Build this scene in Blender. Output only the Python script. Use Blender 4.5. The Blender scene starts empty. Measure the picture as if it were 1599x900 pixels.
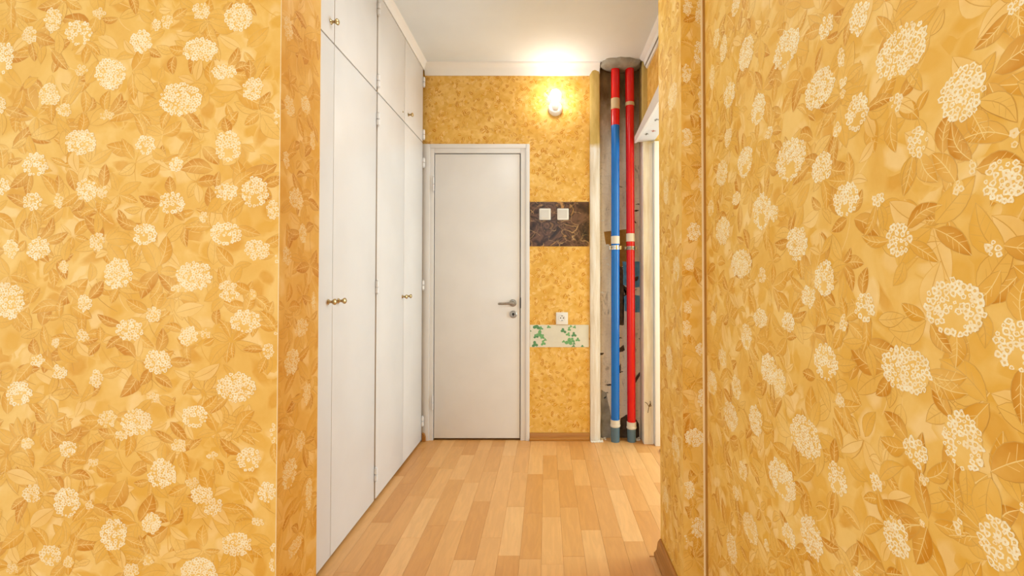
import bpy, bmesh, math, random
import numpy as np
from mathutils import Vector, Matrix

random.seed(7)
SC = bpy.context.scene
COL = SC.collection
PI = math.pi

# ---------------------------------------------------------------- camera
cam_data = bpy.data.cameras.new('camera')
cam = bpy.data.objects.new('camera', cam_data)
COL.objects.link(cam)
cam.location = (0.0, 0.0, 1.126)
cam.rotation_euler = (math.radians(91.0), 0.0, 0.0)
cam_data.sensor_fit = 'HORIZONTAL'
cam_data.sensor_width = 36.0
cam_data.lens = 711.0 / 1599.0 * 36.0
cam_data.shift_x = -(853.0 - 799.5) / 1599.0
cam_data.shift_y = (424.6 - 450.0) / 1599.0
cam_data.clip_start = 0.02
SC.camera = cam

# ---------------------------------------------------------------- world, lamps, exposure
SC.view_settings.view_transform = 'Standard'
SC.view_settings.look = 'None'
SC.view_settings.gamma = 1.0
SC.view_settings.use_curve_mapping = False
SC.view_settings.exposure = 0.11
world = bpy.data.worlds.new('world')
SC.world = world
world.use_nodes = True
wb = world.node_tree.nodes['Background']
wb.inputs['Color'].default_value = (0.76, 0.90, 1.0, 1)
wb.inputs['Strength'].default_value = 1.45


def area_lamp(name, loc, rot, sx, sy, power, color):
    d = bpy.data.lights.new(name, 'AREA')
    d.shape = 'RECTANGLE'
    d.size = sx
    d.size_y = sy
    d.energy = power
    d.color = color
    o = bpy.data.objects.new(name, d)
    o.location = loc
    o.rotation_euler = rot
    COL.objects.link(o)
    return o


# daylight through the window of the room behind the camera
area_lamp('window_daylight_rear', (-0.5, -2.3, 1.55), (math.radians(90), 0, 0), 2.6, 1.7, 7, (0.72, 0.88, 1.0))
# ceiling lamp of the near room, behind the camera
area_lamp('ceiling_lamp_near', (-0.5, -0.5, 2.60), (0, 0, 0), 0.6, 0.6, 9, (1.0, 0.95, 0.88))
# window of the side room that opens right of the corridor
area_lamp('window_daylight_side', (2.6, 2.62, 1.45), (math.radians(90), 0, math.radians(90)), 1.42, 1.8, 80, (0.60, 0.84, 1.0))

# added fill lamp, out of the frame, to brighten the corridor walls
area_lamp('fill_lamp_corridor', (-0.15, 1.85, 2.61), (0, 0, 0), 0.3, 0.3, 4.6, (0.82, 0.94, 1.0))

# ---------------------------------------------------------------- materials


def lin(c):
    r = []
    for v in c[:3]:
        v = v / 255.0
        r.append(v / 12.92 if v <= 0.04045 else ((v + 0.055) / 1.055) ** 2.4)
    return (r[0], r[1], r[2], 1.0)


class NT:
    """small node-tree helper"""

    def __init__(self, name, rough=0.5, spec=0.5, metal=0.0):
        self.m = bpy.data.materials.new(name)
        self.m.use_nodes = True
        self.t = self.m.node_tree
        self.b = self.t.nodes['Principled BSDF']
        self.b.inputs['Roughness'].default_value = rough
        self.b.inputs['Specular IOR Level'].default_value = spec
        self.b.inputs['Metallic'].default_value = metal
        self.coord = None

    def node(self, kind, **kw):
        n = self.t.nodes.new(kind)
        for k, v in kw.items():
            setattr(n, k, v)
        return n

    def link(self, a, b):
        self.t.links.new(a, b)

    def obj(self, scale=(1, 1, 1)):
        if self.coord is None:
            self.coord = self.node('ShaderNodeTexCoord')
        mp = self.node('ShaderNodeMapping')
        mp.inputs['Scale'].default_value = scale
        self.link(self.coord.outputs['Object'], mp.inputs['Vector'])
        return mp.outputs['Vector']

    def noise(self, scale, vec=None, detail=3.0, rough=0.55, dist=0.0):
        n = self.node('ShaderNodeTexNoise')
        n.inputs['Scale'].default_value = scale
        n.inputs['Detail'].default_value = detail
        n.inputs['Roughness'].default_value = rough
        n.inputs['Distortion'].default_value = dist
        self.link(vec if vec is not None else self.obj(), n.inputs['Vector'])
        return n.outputs['Fac']

    def ramp(self, fac, stops, interp='LINEAR'):
        r = self.node('ShaderNodeValToRGB')
        r.color_ramp.interpolation = interp
        e = r.color_ramp.elements
        while len(e) < len(stops):
            e.new(0.5)
        for k, (p, c) in enumerate(stops):
            e[k].position = p
            e[k].color = lin(c) if max(c) > 1.0 else (c[0], c[1], c[2], 1)
        self.link(fac, r.inputs['Fac'])
        return r.outputs['Color']

    def mix(self, fac, a, b, mode='MIX'):
        n = self.node('ShaderNodeMix', data_type='RGBA', blend_type=mode)
        for sock, v in ((n.inputs[0], fac), (n.inputs[6], a), (n.inputs[7], b)):
            if isinstance(v, (int, float)):
                sock.default_value = v
            elif isinstance(v, tuple):
                sock.default_value = lin(v)
            else:
                self.link(v, sock)
        return n.outputs[2]

    def math(self, op, a, b=0.0, c=0.0, clamp=False):
        n = self.node('ShaderNodeMath', operation=op, use_clamp=clamp)
        for s, v in zip(n.inputs, (a, b, c)):
            if isinstance(v, (int, float)):
                s.default_value = v
            else:
                self.link(v, s)
        return n.outputs[0]

    def color(self, c):
        if isinstance(c, tuple):
            self.b.inputs['Base Color'].default_value = lin(c)
        else:
            self.link(c, self.b.inputs['Base Color'])
        return self

    def bump(self, h, strength=0.2, dist=0.002):
        n = self.node('ShaderNodeBump')
        n.inputs['Strength'].default_value = strength
        n.inputs['Distance'].default_value = dist
        self.link(h, n.inputs['Height'])
        self.link(n.outputs['Normal'], self.b.inputs['Normal'])
        return self


def paint(name, c, rough=0.4, var=6, scale=3.0, bump=0.05):
    n = NT(name, rough)
    lo = tuple(max(0, v - var) for v in c)
    n.color(n.ramp(n.noise(scale), [(0.35, lo), (0.65, c)]))
    if bump:
        n.bump(n.noise(60.0), bump, 0.001)
    return n.m


def metal(name, c, rough=0.3):
    n = NT(name, rough, metal=1.0)
    n.color(n.ramp(n.noise(80.0), [(0.3, tuple(int(v * .85) for v in c)), (0.7, c)]))
    return n.m


def plastic(name, c, rough=0.3):
    n = NT(name, rough)
    n.color(n.ramp(n.noise(9.0), [(0.3, tuple(int(v * .96) for v in c)), (0.7, c)]))
    return n.m


def wallpaper(name, lo, mid, hi, scale):
    """paper ground in mottled ochres; the flat print rides in the mesh's 'print' colours (rgb + cover)"""
    n = NT(name, 0.55, 0.35)
    g = n.noise(scale, detail=4.0, dist=0.6)
    ground = n.ramp(g, [(0.33, lo), (0.5, mid), (0.66, hi)])
    fine = n.noise(scale * 9, detail=2.0)
    ground = n.mix(0.10, ground, n.ramp(fine, [(0.3, lo), (0.7, hi)]))
    a = n.node('ShaderNodeAttribute', attribute_name='print')
    wash = n.math('MULTIPLY_ADD', n.noise(42.0, detail=2.0), 0.8, 0.65)
    cover = n.math('MULTIPLY', a.outputs['Alpha'], wash, clamp=True)
    n.color(n.mix(cover, ground, a.outputs['Color']))
    n.bump(n.noise(300.0, detail=1.0), 0.06, 0.0006)
    return n.m


M = {}
M['paper'] = wallpaper('floral_wallpaper', (233, 178, 74), (240, 190, 90), (246, 203, 114), 9.0)
M['paper_small'] = wallpaper('leaf_wallpaper', (224, 168, 68), (233, 182, 88), (244, 200, 114), 16.0)
M['white'] = paint('white_gloss_paint', (234, 229, 226), 0.32)
M['cupboard'] = paint('cupboard_white_paint', (223, 216, 210), 0.35)
M['carcass'] = paint('cupboard_inside', (120, 98, 74), 0.7)
M['ceiling'] = paint('ceiling_whitewash', (238, 244, 250), 0.8, var=4)
M['cornice'] = paint('cornice_white', (246, 243, 240), 0.55, var=3)
M['brass'] = metal('aged_brass', (196, 168, 118), 0.32)
M['steel'] = metal('brushed_steel', (170, 160, 146), 0.35)
M['chrome'] = metal('bright_steel', (225, 222, 216), 0.2)
M['blue'] = plastic('blue_pipe_plastic', (0, 112, 206), 0.22)
M['red'] = plastic('red_pipe_plastic', (222, 12, 14), 0.22)
M['stub'] = plastic('grey_blue_pipe', (92, 118, 134), 0.35)
M['collar'] = plastic('white_collar', (232, 222, 206), 0.45)
M['beige_collar'] = plastic('beige_collar', (214, 186, 142), 0.5)
M['plastic_white'] = plastic('white_plastic', (240, 236, 230), 0.3)
M['rocker'] = plastic('ivory_rocker', (222, 217, 210), 0.35)
M['plastic_grey'] = plastic('grey_plastic', (150, 148, 138), 0.4)
M['black'] = plastic('black_gap', (28, 20, 14), 0.7)


def mat_plank():
    n = NT('laminate_strip', 0.34, 0.5)
    info = n.node('ShaderNodeObjectInfo')
    off = n.node('ShaderNodeVectorMath', operation='SCALE')
    comb = n.node('ShaderNodeCombineXYZ')
    for k in range(3):
        n.link(info.outputs['Random'], comb.inputs[k])
    n.link(comb.outputs[0], off.inputs[0])
    off.inputs['Scale'].default_value = 37.0
    add = n.node('ShaderNodeVectorMath', operation='ADD')
    n.link(n.obj((9.0, 1.1, 1.0)), add.inputs[0])
    n.link(off.outputs[0], add.inputs[1])
    grain = n.noise(5.0, add.outputs[0], 5.0, 0.62, 0.8)
    tone = n.ramp(info.outputs['Random'], [(0.0, (214, 149, 80)), (0.35, (222, 160, 92)), (0.7, (230, 170, 103)), (1.0, (238, 182, 117))])
    dark = n.mix(0.14, tone, (150, 92, 46))
    n.color(n.mix(n.ramp(grain, [(0.42, (0.0, 0.0, 0.0)), (0.62, (1.0, 1.0, 1.0))]), dark, tone))
    return n.m


M['plank'] = mat_plank()


def mat_wood(name, c1, c2, scale=(1, 30, 30), rough=0.4):
    n = NT(name, rough)
    n.color(n.ramp(n.noise(4.0, n.obj(scale), 4.0, 0.6, 0.5), [(0.35, c1), (0.65, c2)]))
    return n.m


M['skirting'] = mat_wood('brown_skirting', (164, 104, 30), (186, 124, 46))
M['skirting_y'] = mat_wood('brown_skirting_lengthwise', (152, 94, 28), (178, 116, 42), (30, 1, 30))


def mat_plaster():
    """bare plaster of the pipe recess: light and scraped below, raw grey-brown concrete near the top, ochre and dark stains"""
    n = NT('stained_plaster', 0.85, 0.2)
    base = n.ramp(n.noise(4.0, n.obj((3, 3, 0.7)), 5.0), [(0.3, (214, 192, 166)), (0.5, (240, 222, 198)), (0.7, (248, 236, 216))])
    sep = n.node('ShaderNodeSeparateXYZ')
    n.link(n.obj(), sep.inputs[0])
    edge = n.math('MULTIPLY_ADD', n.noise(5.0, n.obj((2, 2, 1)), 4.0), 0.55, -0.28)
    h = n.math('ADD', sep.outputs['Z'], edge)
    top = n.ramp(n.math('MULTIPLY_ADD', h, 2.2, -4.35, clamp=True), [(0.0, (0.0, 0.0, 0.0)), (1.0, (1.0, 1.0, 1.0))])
    top_shade = n.ramp(n.noise(7.0, n.obj((2, 2, 0.8)), 5.0), [(0.3, (100, 78, 42)), (0.7, (152, 124, 80))])  # shade of the upper recess, painted as a browner tone
    c = n.mix(top, base, top_shade)
    st = n.ramp(n.noise(6.0, n.obj((2.4, 2.4, 0.9)), 6.0, 0.7, 1.2), [(0.60, (0.0, 0.0, 0.0)), (0.68, (1.0, 1.0, 1.0))])
    c = n.mix(n.math('MULTIPLY', st, 0.55), c, (112, 92, 70))
    cr = n.ramp(n.noise(9.0, n.obj((1, 1, 2.2)), 3.0, 0.5, 2.5), [(0.488, (0.0, 0.0, 0.0)), (0.5, (1.0, 1.0, 1.0)), (0.512, (0.0, 0.0, 0.0))])
    c = n.mix(n.math('MULTIPLY', cr, 0.35), c, (96, 78, 58))
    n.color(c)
    n.bump(n.noise(26.0, detail=5.0), 0.5, 0.006)
    return n.m


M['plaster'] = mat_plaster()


def mat_strip():
    """the pier edge beside the recess: olive paper left above, scraped white plaster below"""
    n = NT('scraped_edge', 0.8, 0.2)
    sep = n.node('ShaderNodeSeparateXYZ')
    n.link(n.obj(), sep.inputs[0])
    base = n.ramp(n.noise(5.0, n.obj((8, 8, 0.8)), 5.0), [(0.3, (222, 208, 188)), (0.5, (238, 228, 214)), (0.7, (246, 242, 236))])
    olive = n.ramp(n.noise(9.0, n.obj((3, 3, 1)), 4.0), [(0.3, (196, 166, 92)), (0.7, (216, 186, 116))])
    h = n.math('ADD', sep.outputs['Z'], n.math('MULTIPLY_ADD', n.noise(7.0), 0.2, -0.1))
    c = n.mix(n.math('MULTIPLY_ADD', h, 18.0, -36.8, clamp=True), base, olive)
    n.color(c)
    n.bump(n.noise(40.0, detail=4.0), 0.4, 0.004)
    return n.m


M['strip'] = mat_strip()
M['concrete'] = paint('raw_concrete', (168, 158, 142), 0.9, var=34, scale=14.0, bump=0.5)


def mat_panel():
    n = NT('dark_marbled_print', 0.35)
    v = n.node('ShaderNodeTexVoronoi', feature='DISTANCE_TO_EDGE')
    v.inputs['Scale'].default_value = 11.0
    warp = n.node('ShaderNodeVectorMath', operation='ADD')
    ns = n.node('ShaderNodeTexNoise')
    ns.inputs['Scale'].default_value = 9.0
    n.link(n.obj(), ns.inputs['Vector'])
    sc = n.node('ShaderNodeVectorMath', operation='SCALE')
    sc.inputs['Scale'].default_value = 0.16
    n.link(ns.outputs['Color'], sc.inputs[0])
    n.link(n.obj((1, 1, 1.3)), warp.inputs[0])
    n.link(sc.outputs[0], warp.inputs[1])
    n.link(warp.outputs[0], v.inputs['Vector'])
    body = n.ramp(n.noise(7.5, detail=5.0, dist=1.6), [(0.34, (26, 13, 8)), (0.45, (70, 44, 30)), (0.54, (112, 78, 58)), (0.60, (44, 26, 18)), (0.70, (180, 130, 76))])
    vein = n.ramp(v.outputs['Distance'], [(0.0, (1.0, 1.0, 1.0)), (0.045, (0.0, 0.0, 0.0))])
    vv = n.math('MULTIPLY', vein, n.ramp(n.noise(12.0), [(0.45, (0.0, 0.0, 0.0)), (0.6, (1.0, 1.0, 1.0))]))
    n.color(n.mix(vv, body, (196, 156, 104)))
    return n.m


M['panel'] = mat_panel()
M['border'] = paint('cream_border_paper', (228, 222, 204), 0.5, var=8, scale=12.0)
M['print_paper'] = paint('soffit_paper', (218, 214, 212), 0.5, var=4)
M['green1'] = paint('clover_green', (120, 178, 118), 0.5, var=14, scale=60.0, bump=0)
M['green2'] = paint('clover_dark_green', (96, 150, 102), 0.5, var=14, scale=60.0, bump=0)
M['rose'] = paint('print_rose', (190, 104, 88), 0.5, bump=0)
M['greyprint'] = paint('print_grey', (112, 106, 98), 0.5, bump=0)
M['bluepaint'] = paint('old_blue_paint', (104, 156, 184), 0.7, var=22, scale=30.0)
M['ochre'] = paint('ochre_stain', (178, 128, 54), 0.8, var=26, scale=20.0)
M['dirt'] = paint('dark_dirt', (92, 72, 54), 0.9, var=20, scale=40.0, bump=0.4)
M['rust'] = metal('rusty_wire', (120, 88, 44), 0.6)
M['roomwall'] = paint('side_room_wall', (226, 224, 220), 0.7)


def mat_glow():
    n = NT('lit_bulb_glass', 0.2)
    n.color((255, 250, 235))
    n.b.inputs['Emission Color'].default_value = (1.0, 0.96, 0.88, 1)
    n.b.inputs['Emission Strength'].default_value = 40.0
    return n.m


M['bulb'] = mat_glow()

# ---------------------------------------------------------------- object helpers


def link(name, me, mats, parent=None):
    o = bpy.data.objects.new(name, me)
    for m in (mats if isinstance(mats, (list, tuple)) else [mats]):
        me.materials.append(m)
    COL.objects.link(o)
    if parent is not None:
        o.parent = parent
    return o


def finish(name, bm, mats, parent=None, smooth=True):
    me = bpy.data.meshes.new(name)
    bmesh.ops.recalc_face_normals(bm, faces=bm.faces[:])
    bm.to_mesh(me)
    bm.free()
    if smooth:
        for p in me.polygons:
            p.use_smooth = True
        try:
            me.set_sharp_from_angle(angle=math.radians(35))
        except Exception:
            pass
    return link(name, me, mats, parent)


def tag(o, label=None, cat=None, group=None, kind=None):
    if label: o['label'] = label
    if cat: o['category'] = cat
    if group: o['group'] = group
    if kind: o['kind'] = kind
    return o


def empty(name, loc, label, cat, group=None):
    o = bpy.data.objects.new(name, None)
    o.location = loc
    o.empty_display_size = 0.05
    COL.objects.link(o)
    return tag(o, label, cat, group)


def box(bm, x0, x1, y0, y1, z0, z1, bev=0.0, mi=0):
    b = bmesh.new() if bev else bm
    vs = [b.verts.new((x, y, z)) for x in (x0, x1) for y in (y0, y1) for z in (z0, z1)]
    fs = [(0, 1, 3, 2), (4, 6, 7, 5), (0, 4, 5, 1), (2, 3, 7, 6), (0, 2, 6, 4), (1, 5, 7, 3)]
    for f in fs:
        fc = b.faces.new([vs[i] for i in f])
        fc.material_index = mi
    if bev:
        bmesh.ops.bevel(b, geom=b.edges[:], offset=bev, segments=2, profile=0.6, affect='EDGES')
        for f in b.faces:
            f.material_index = mi
        tmp = bpy.data.meshes.new('tmp')
        b.to_mesh(tmp)
        b.free()
        bm.from_mesh(tmp)
        bpy.data.meshes.remove(tmp)


def lathe(bm, pts, seg=24, axis='z', at=(0, 0, 0), cap=True):
    """pts = (radius, height) from bottom to top; axis the direction of height"""
    rings = []
    for r, h in pts:
        ring = []
        for k in range(seg):
            a = 2 * PI * k / seg
            c, s = r * math.cos(a), r * math.sin(a)
            p = {'z': (c, s, h), 'y': (c, h, s), 'x': (h, c, s)}[axis]
            ring.append(bm.verts.new((p[0] + at[0], p[1] + at[1], p[2] + at[2])))
        rings.append(ring)
    for a, b in zip(rings, rings[1:]):
        for k in range(seg):
            bm.faces.new((a[k], a[(k + 1) % seg], b[(k + 1) % seg], b[k]))
    if cap:
        bm.faces.new(list(reversed(rings[0])))
        bm.faces.new(rings[-1])


def tube(bm, pts, r, seg=8):
    pts = [Vector(p) for p in pts]
    rings = []
    for i, p in enumerate(pts):
        d = (pts[min(i + 1, len(pts) - 1)] - pts[max(i - 1, 0)]).normalized()
        u = d.cross(Vector((0.31, 0.77, 0.55))).normalized()
        v = d.cross(u)
        rr = r[i] if isinstance(r, (list, tuple)) else r
        rings.append([bm.verts.new(p + (u * math.cos(2 * PI * k / seg) + v * math.sin(2 * PI * k / seg)) * rr) for k in range(seg)])
    for a, b in zip(rings, rings[1:]):
        for k in range(seg):
            bm.faces.new((a[k], a[(k + 1) % seg], b[(k + 1) % seg], b[k]))
    bm.faces.new(list(reversed(rings[0])))
    bm.faces.new(rings[-1])


def prism(bm, prof, axis, a0, a1, mi=0):
    """extrude a closed 2D profile along 'x' (profile y,z), 'y' (profile x,z) or 'z' (profile x,y)"""
    def P(q, t):
        return {'x': (t, q[0], q[1]), 'y': (q[0], t, q[1]), 'z': (q[0], q[1], t)}[axis]
    A = [bm.verts.new(P(q, a0)) for q in prof]
    B = [bm.verts.new(P(q, a1)) for q in prof]
    n = len(prof)
    for k in range(n):
        bm.faces.new((A[k], A[(k + 1) % n], B[(k + 1) % n], B[k])).material_index = mi
    bm.faces.new(list(reversed(A))).material_index = mi
    bm.faces.new(B).material_index = mi


# ---------------------------------------------------------------- the wallpaper print
# flower heads of the paper: (position along the wall, height, width, height of the head, strength of print), metres
BLOOMS_LEFT = [(-1.274,1.796,0.046,0.064,0.70), (-1.207,1.764,0.073,0.067,1.00), (-1.045,1.741,0.056,0.060,1.00), (-1.403,1.699,0.059,0.087,1.00), (-1.125,1.658,0.079,0.083,1.00), (-1.280,1.603,0.056,0.060,0.70), (-1.242,1.563,0.040,0.033,0.50), (-1.197,1.480,0.082,0.066,0.90), (-1.031,1.472,0.053,0.050,0.90), (-1.006,1.786,0.023,0.030,0.80), (-1.335,1.758,0.040,0.050,0.50), (-1.134,1.550,0.043,0.023,0.40), (-1.199,1.666,0.033,0.027,0.40), (-1.155,1.813,0.033,0.030,0.40), (-1.404,1.575,0.026,0.040,0.60), (-0.891,1.821,0.046,0.050,0.70), (-0.794,1.803,0.073,0.074,1.00), (-0.894,1.719,0.089,0.063,1.00), (-0.831,1.663,0.069,0.040,0.90), (-0.756,1.619,0.056,0.060,0.90), (-0.942,1.591,0.109,0.086,1.00), (-0.818,1.470,0.069,0.079,0.90), (-0.978,1.794,0.033,0.040,0.50), (-0.692,1.546,0.020,0.043,0.70), (-1.313,1.422,0.066,0.059,0.90), (-1.396,1.366,0.036,0.043,0.90), (-1.318,1.326,0.049,0.046,0.90), (-1.252,1.328,0.026,0.040,0.60), (-1.179,1.356,0.056,0.059,0.90), (-1.139,1.351,0.033,0.030,0.50), (-1.029,1.244,0.062,0.059,1.00), (-1.150,1.223,0.039,0.049,0.60), (-1.301,1.206,0.062,0.059,0.90), (-1.371,1.203,0.039,0.049,0.60), (-1.096,1.142,0.075,0.079,0.90), (-1.236,1.160,0.026,0.033,0.40), (-1.384,1.111,0.029,0.020,0.60), (-0.950,1.424,0.036,0.040,0.80), (-0.961,1.323,0.069,0.056,0.90), (-0.822,1.353,0.062,0.043,0.95), (-0.748,1.351,0.069,0.079,0.95), (-0.701,1.305,0.036,0.049,0.80), (-0.822,1.244,0.085,0.059,1.00), (-0.741,1.203,0.066,0.053,0.85), (-0.690,1.187,0.013,0.043,0.80), (-0.901,1.136,0.095,0.075,1.00), (-0.814,1.111,0.049,0.023,0.60), (-0.879,1.287,0.023,0.026,0.50), (-1.373,1.072,0.082,0.092,1.00), (-1.180,1.067,0.036,0.043,0.80), (-1.063,0.998,0.072,0.055,0.85), (-1.003,1.036,0.043,0.039,0.70), (-1.184,0.982,0.033,0.036,0.70), (-1.298,0.920,0.036,0.033,0.80), (-1.241,0.891,0.039,0.036,0.80), (-1.147,0.876,0.036,0.049,0.60), (-1.344,0.836,0.069,0.062,1.00), (-0.991,0.917,0.072,0.062,0.90), (-1.044,0.763,0.081,0.068,0.85), (-1.116,0.772,0.049,0.045,0.50), (-0.997,0.828,0.026,0.026,0.50), (-1.252,0.963,0.026,0.023,0.50), (-0.927,1.105,0.066,0.023,0.60), (-0.810,1.088,0.049,0.039,0.80), (-0.914,0.982,0.049,0.052,0.80), (-0.868,0.990,0.033,0.026,0.50), (-0.769,1.020,0.079,0.059,0.90), (-0.790,0.852,0.098,0.075,1.00), (-0.895,0.779,0.068,0.058,1.00), (-0.709,0.943,0.033,0.039,0.80), (-0.688,0.990,0.013,0.029,0.70), (-0.691,0.734,0.023,0.052,0.85), (-0.750,1.088,0.023,0.029,0.40), (-1.214,0.695,0.046,0.042,0.80), (-1.319,0.711,0.036,0.029,0.50), (-1.305,0.582,0.045,0.048,0.70), (-1.215,0.561,0.065,0.077,1.00), (-1.095,0.479,0.068,0.084,1.00), (-1.256,0.429,0.055,0.051,0.80), (-1.000,0.509,0.049,0.055,0.80), (-1.050,0.391,0.042,0.035,0.70), (-1.149,0.662,0.026,0.023,0.40), (-1.080,0.730,0.033,0.023,0.60), (-1.209,0.411,0.029,0.029,0.40), (-1.350,0.395,0.032,0.032,0.40), (-1.160,0.554,0.023,0.019,0.50), (-1.007,0.416,0.026,0.032,0.50), (-0.974,0.633,0.075,0.074,1.00), (-0.755,0.669,0.062,0.061,0.90), (-0.709,0.587,0.049,0.055,1.00), (-0.873,0.580,0.055,0.048,0.80), (-0.845,0.550,0.049,0.048,0.80), (-0.933,0.703,0.039,0.036,0.50), (-0.730,0.513,0.032,0.023,0.70), (-0.785,0.456,0.078,0.061,0.90), (-0.877,0.387,0.091,0.070,1.00), (-0.689,0.445,0.019,0.022,0.80), (-0.689,0.400,0.029,0.042,0.70), (-0.848,0.679,0.026,0.026,0.50), (-0.899,0.609,0.033,0.029,0.40)]
BLOOMS_LEFT_SIDE = [(1.204,1.589,0.048,0.051,0.60), (1.284,1.620,0.048,0.054,0.60), (1.242,1.348,0.070,0.060,0.70), (1.225,0.906,0.074,0.069,0.80), (1.221,0.610,0.067,0.078,0.90), (1.275,0.992,0.067,0.050,0.60), (1.276,1.255,0.040,0.054,0.60), (1.320,0.513,0.036,0.092,0.60), (1.305,0.801,0.042,0.066,0.60), (1.250,0.400,0.070,0.042,0.50), (1.198,1.188,0.041,0.051,0.50), (1.324,1.532,0.029,0.056,0.50), (1.194,1.790,0.041,0.068,0.50), (1.276,0.675,0.047,0.053,0.50), (1.339,1.064,0.030,0.056,0.50), (1.191,1.441,0.029,0.050,0.50)]
BLOOMS_RIGHT = [(1.299,1.917,0.061,0.055,0.70), (1.231,1.745,0.094,0.087,0.90), (1.029,1.653,0.110,0.084,1.00), (0.880,1.619,0.044,0.045,0.90), (0.905,1.508,0.098,0.077,1.00), (1.349,1.678,0.085,0.073,0.80), (1.167,1.566,0.078,0.076,0.90), (0.835,1.535,0.022,0.038,0.70), (0.832,1.488,0.022,0.019,0.80), (0.833,1.468,0.018,0.017,0.60), (0.851,1.407,0.026,0.029,0.70), (1.015,1.396,0.122,0.094,0.95), (1.110,1.487,0.038,0.031,0.60), (1.447,1.900,0.054,0.062,0.50), (1.390,1.839,0.060,0.079,0.60), (1.488,1.794,0.046,0.084,0.50), (1.360,1.553,0.057,0.054,0.60), (0.787,1.583,0.051,0.060,1.00), (0.696,1.478,0.100,0.079,1.00), (0.594,1.371,0.066,0.074,1.00), (0.524,1.445,0.019,0.016,1.00), (0.795,1.420,0.059,0.063,0.95), (0.708,1.403,0.029,0.030,0.80), (0.666,1.328,0.039,0.045,0.90), (0.528,1.292,0.012,0.030,0.50), (1.245,1.449,0.096,0.081,0.85), (1.408,1.458,0.092,0.079,0.60), (0.898,1.348,0.067,0.058,0.95), (1.151,1.299,0.096,0.091,0.95), (1.091,1.286,0.043,0.043,0.80), (0.991,1.205,0.081,0.078,0.95), (1.276,1.171,0.134,0.079,0.85), (1.406,1.278,0.112,0.087,0.70), (0.894,1.129,0.066,0.070,0.95), (0.829,1.272,0.071,0.063,1.00), (1.304,1.359,0.061,0.040,0.60), (1.507,1.364,0.059,0.055,0.50), (1.152,1.137,0.041,0.039,0.50), (0.704,1.190,0.049,0.054,1.00), (0.747,1.258,0.026,0.025,0.90), (0.542,1.244,0.049,0.058,1.00), (0.553,1.164,0.024,0.026,0.95), (0.611,1.089,0.092,0.078,1.00), (0.601,1.249,0.017,0.020,0.50), (0.580,1.271,0.012,0.021,0.50), (0.948,1.091,0.051,0.045,0.90), (1.162,1.027,0.076,0.049,0.70), (1.030,1.031,0.054,0.046,0.90), (0.838,1.046,0.025,0.035,0.80), (1.244,0.971,0.064,0.073,0.70), (1.121,0.906,0.084,0.075,0.90), (1.069,0.885,0.053,0.069,0.60), (0.893,0.965,0.074,0.072,1.00), (1.313,0.817,0.062,0.070,0.60), (1.506,0.787,0.093,0.076,0.60), (1.357,0.722,0.104,0.083,0.70), (1.195,0.760,0.073,0.077,0.80), (0.968,0.793,0.115,0.086,0.95), (0.850,0.902,0.030,0.026,0.50), (1.417,0.886,0.062,0.052,0.50), (1.490,0.998,0.057,0.050,0.50), (0.783,1.079,0.050,0.051,1.00), (0.695,0.989,0.096,0.072,1.00), (0.530,1.050,0.055,0.064,1.00), (0.601,0.914,0.061,0.077,1.00), (1.064,0.663,0.121,0.086,0.95), (0.861,0.753,0.057,0.062,0.90), (0.946,0.596,0.078,0.084,0.95), (1.035,0.548,0.055,0.052,0.85), (1.275,0.596,0.058,0.053,0.60), (1.354,0.335,0.075,0.083,0.70), (1.230,0.462,0.093,0.075,0.50), (1.319,0.514,0.053,0.037,0.50), (1.140,0.466,0.027,0.029,0.50), (0.678,0.872,0.045,0.044,1.00), (0.760,0.791,0.027,0.030,0.90), (0.717,0.724,0.055,0.062,1.00), (0.609,0.801,0.017,0.024,0.70), (0.556,0.807,0.052,0.066,1.00), (0.526,0.865,0.007,0.015,0.80), (0.810,0.610,0.027,0.023,0.80), (0.663,0.836,0.018,0.017,0.60), (0.668,0.772,0.011,0.013,0.70)]
BLOOMS_PIER = [(0.488,1.844,0.031,0.067,0.70), (0.529,1.918,0.031,0.077,0.80), (0.487,1.620,0.040,0.063,0.70), (0.537,1.743,0.018,0.112,0.50), (0.510,1.292,0.049,0.062,0.80), (0.494,1.181,0.035,0.044,0.60), (0.535,1.475,0.018,0.089,0.50), (0.484,0.960,0.031,0.057,0.70), (0.529,0.886,0.026,0.048,0.70), (0.531,0.719,0.022,0.061,0.80), (0.508,0.583,0.066,0.061,0.90), (0.489,0.406,0.039,0.061,0.90), (0.517,0.278,0.044,0.069,0.90), (0.475,0.239,0.018,0.048,0.80), (0.494,2.080,0.031,0.068,0.70), (0.534,2.058,0.027,0.090,0.70), (0.488,1.031,0.031,0.044,0.50)]
BLOOMS_PIER_SIDE = [(1.683,1.809,0.120,0.095,0.50), (1.778,1.470,0.076,0.100,0.40), (1.643,1.165,0.081,0.092,0.50), (1.743,0.826,0.091,0.098,0.50), (1.663,0.515,0.099,0.093,0.50), (1.799,0.266,0.077,0.100,0.40)]


C_DARK, C_MID, C_SOFT, C_GHOST = lin((208, 136, 20)), lin((221, 153, 30)), lin((231, 172, 56)), lin((252, 216, 146))
C_LINE, C_PALE = lin((184, 116, 24)), lin((253, 228, 156))
C_CREAM, C_EYE = lin((255, 243, 206)), lin((222, 168, 70))


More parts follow.
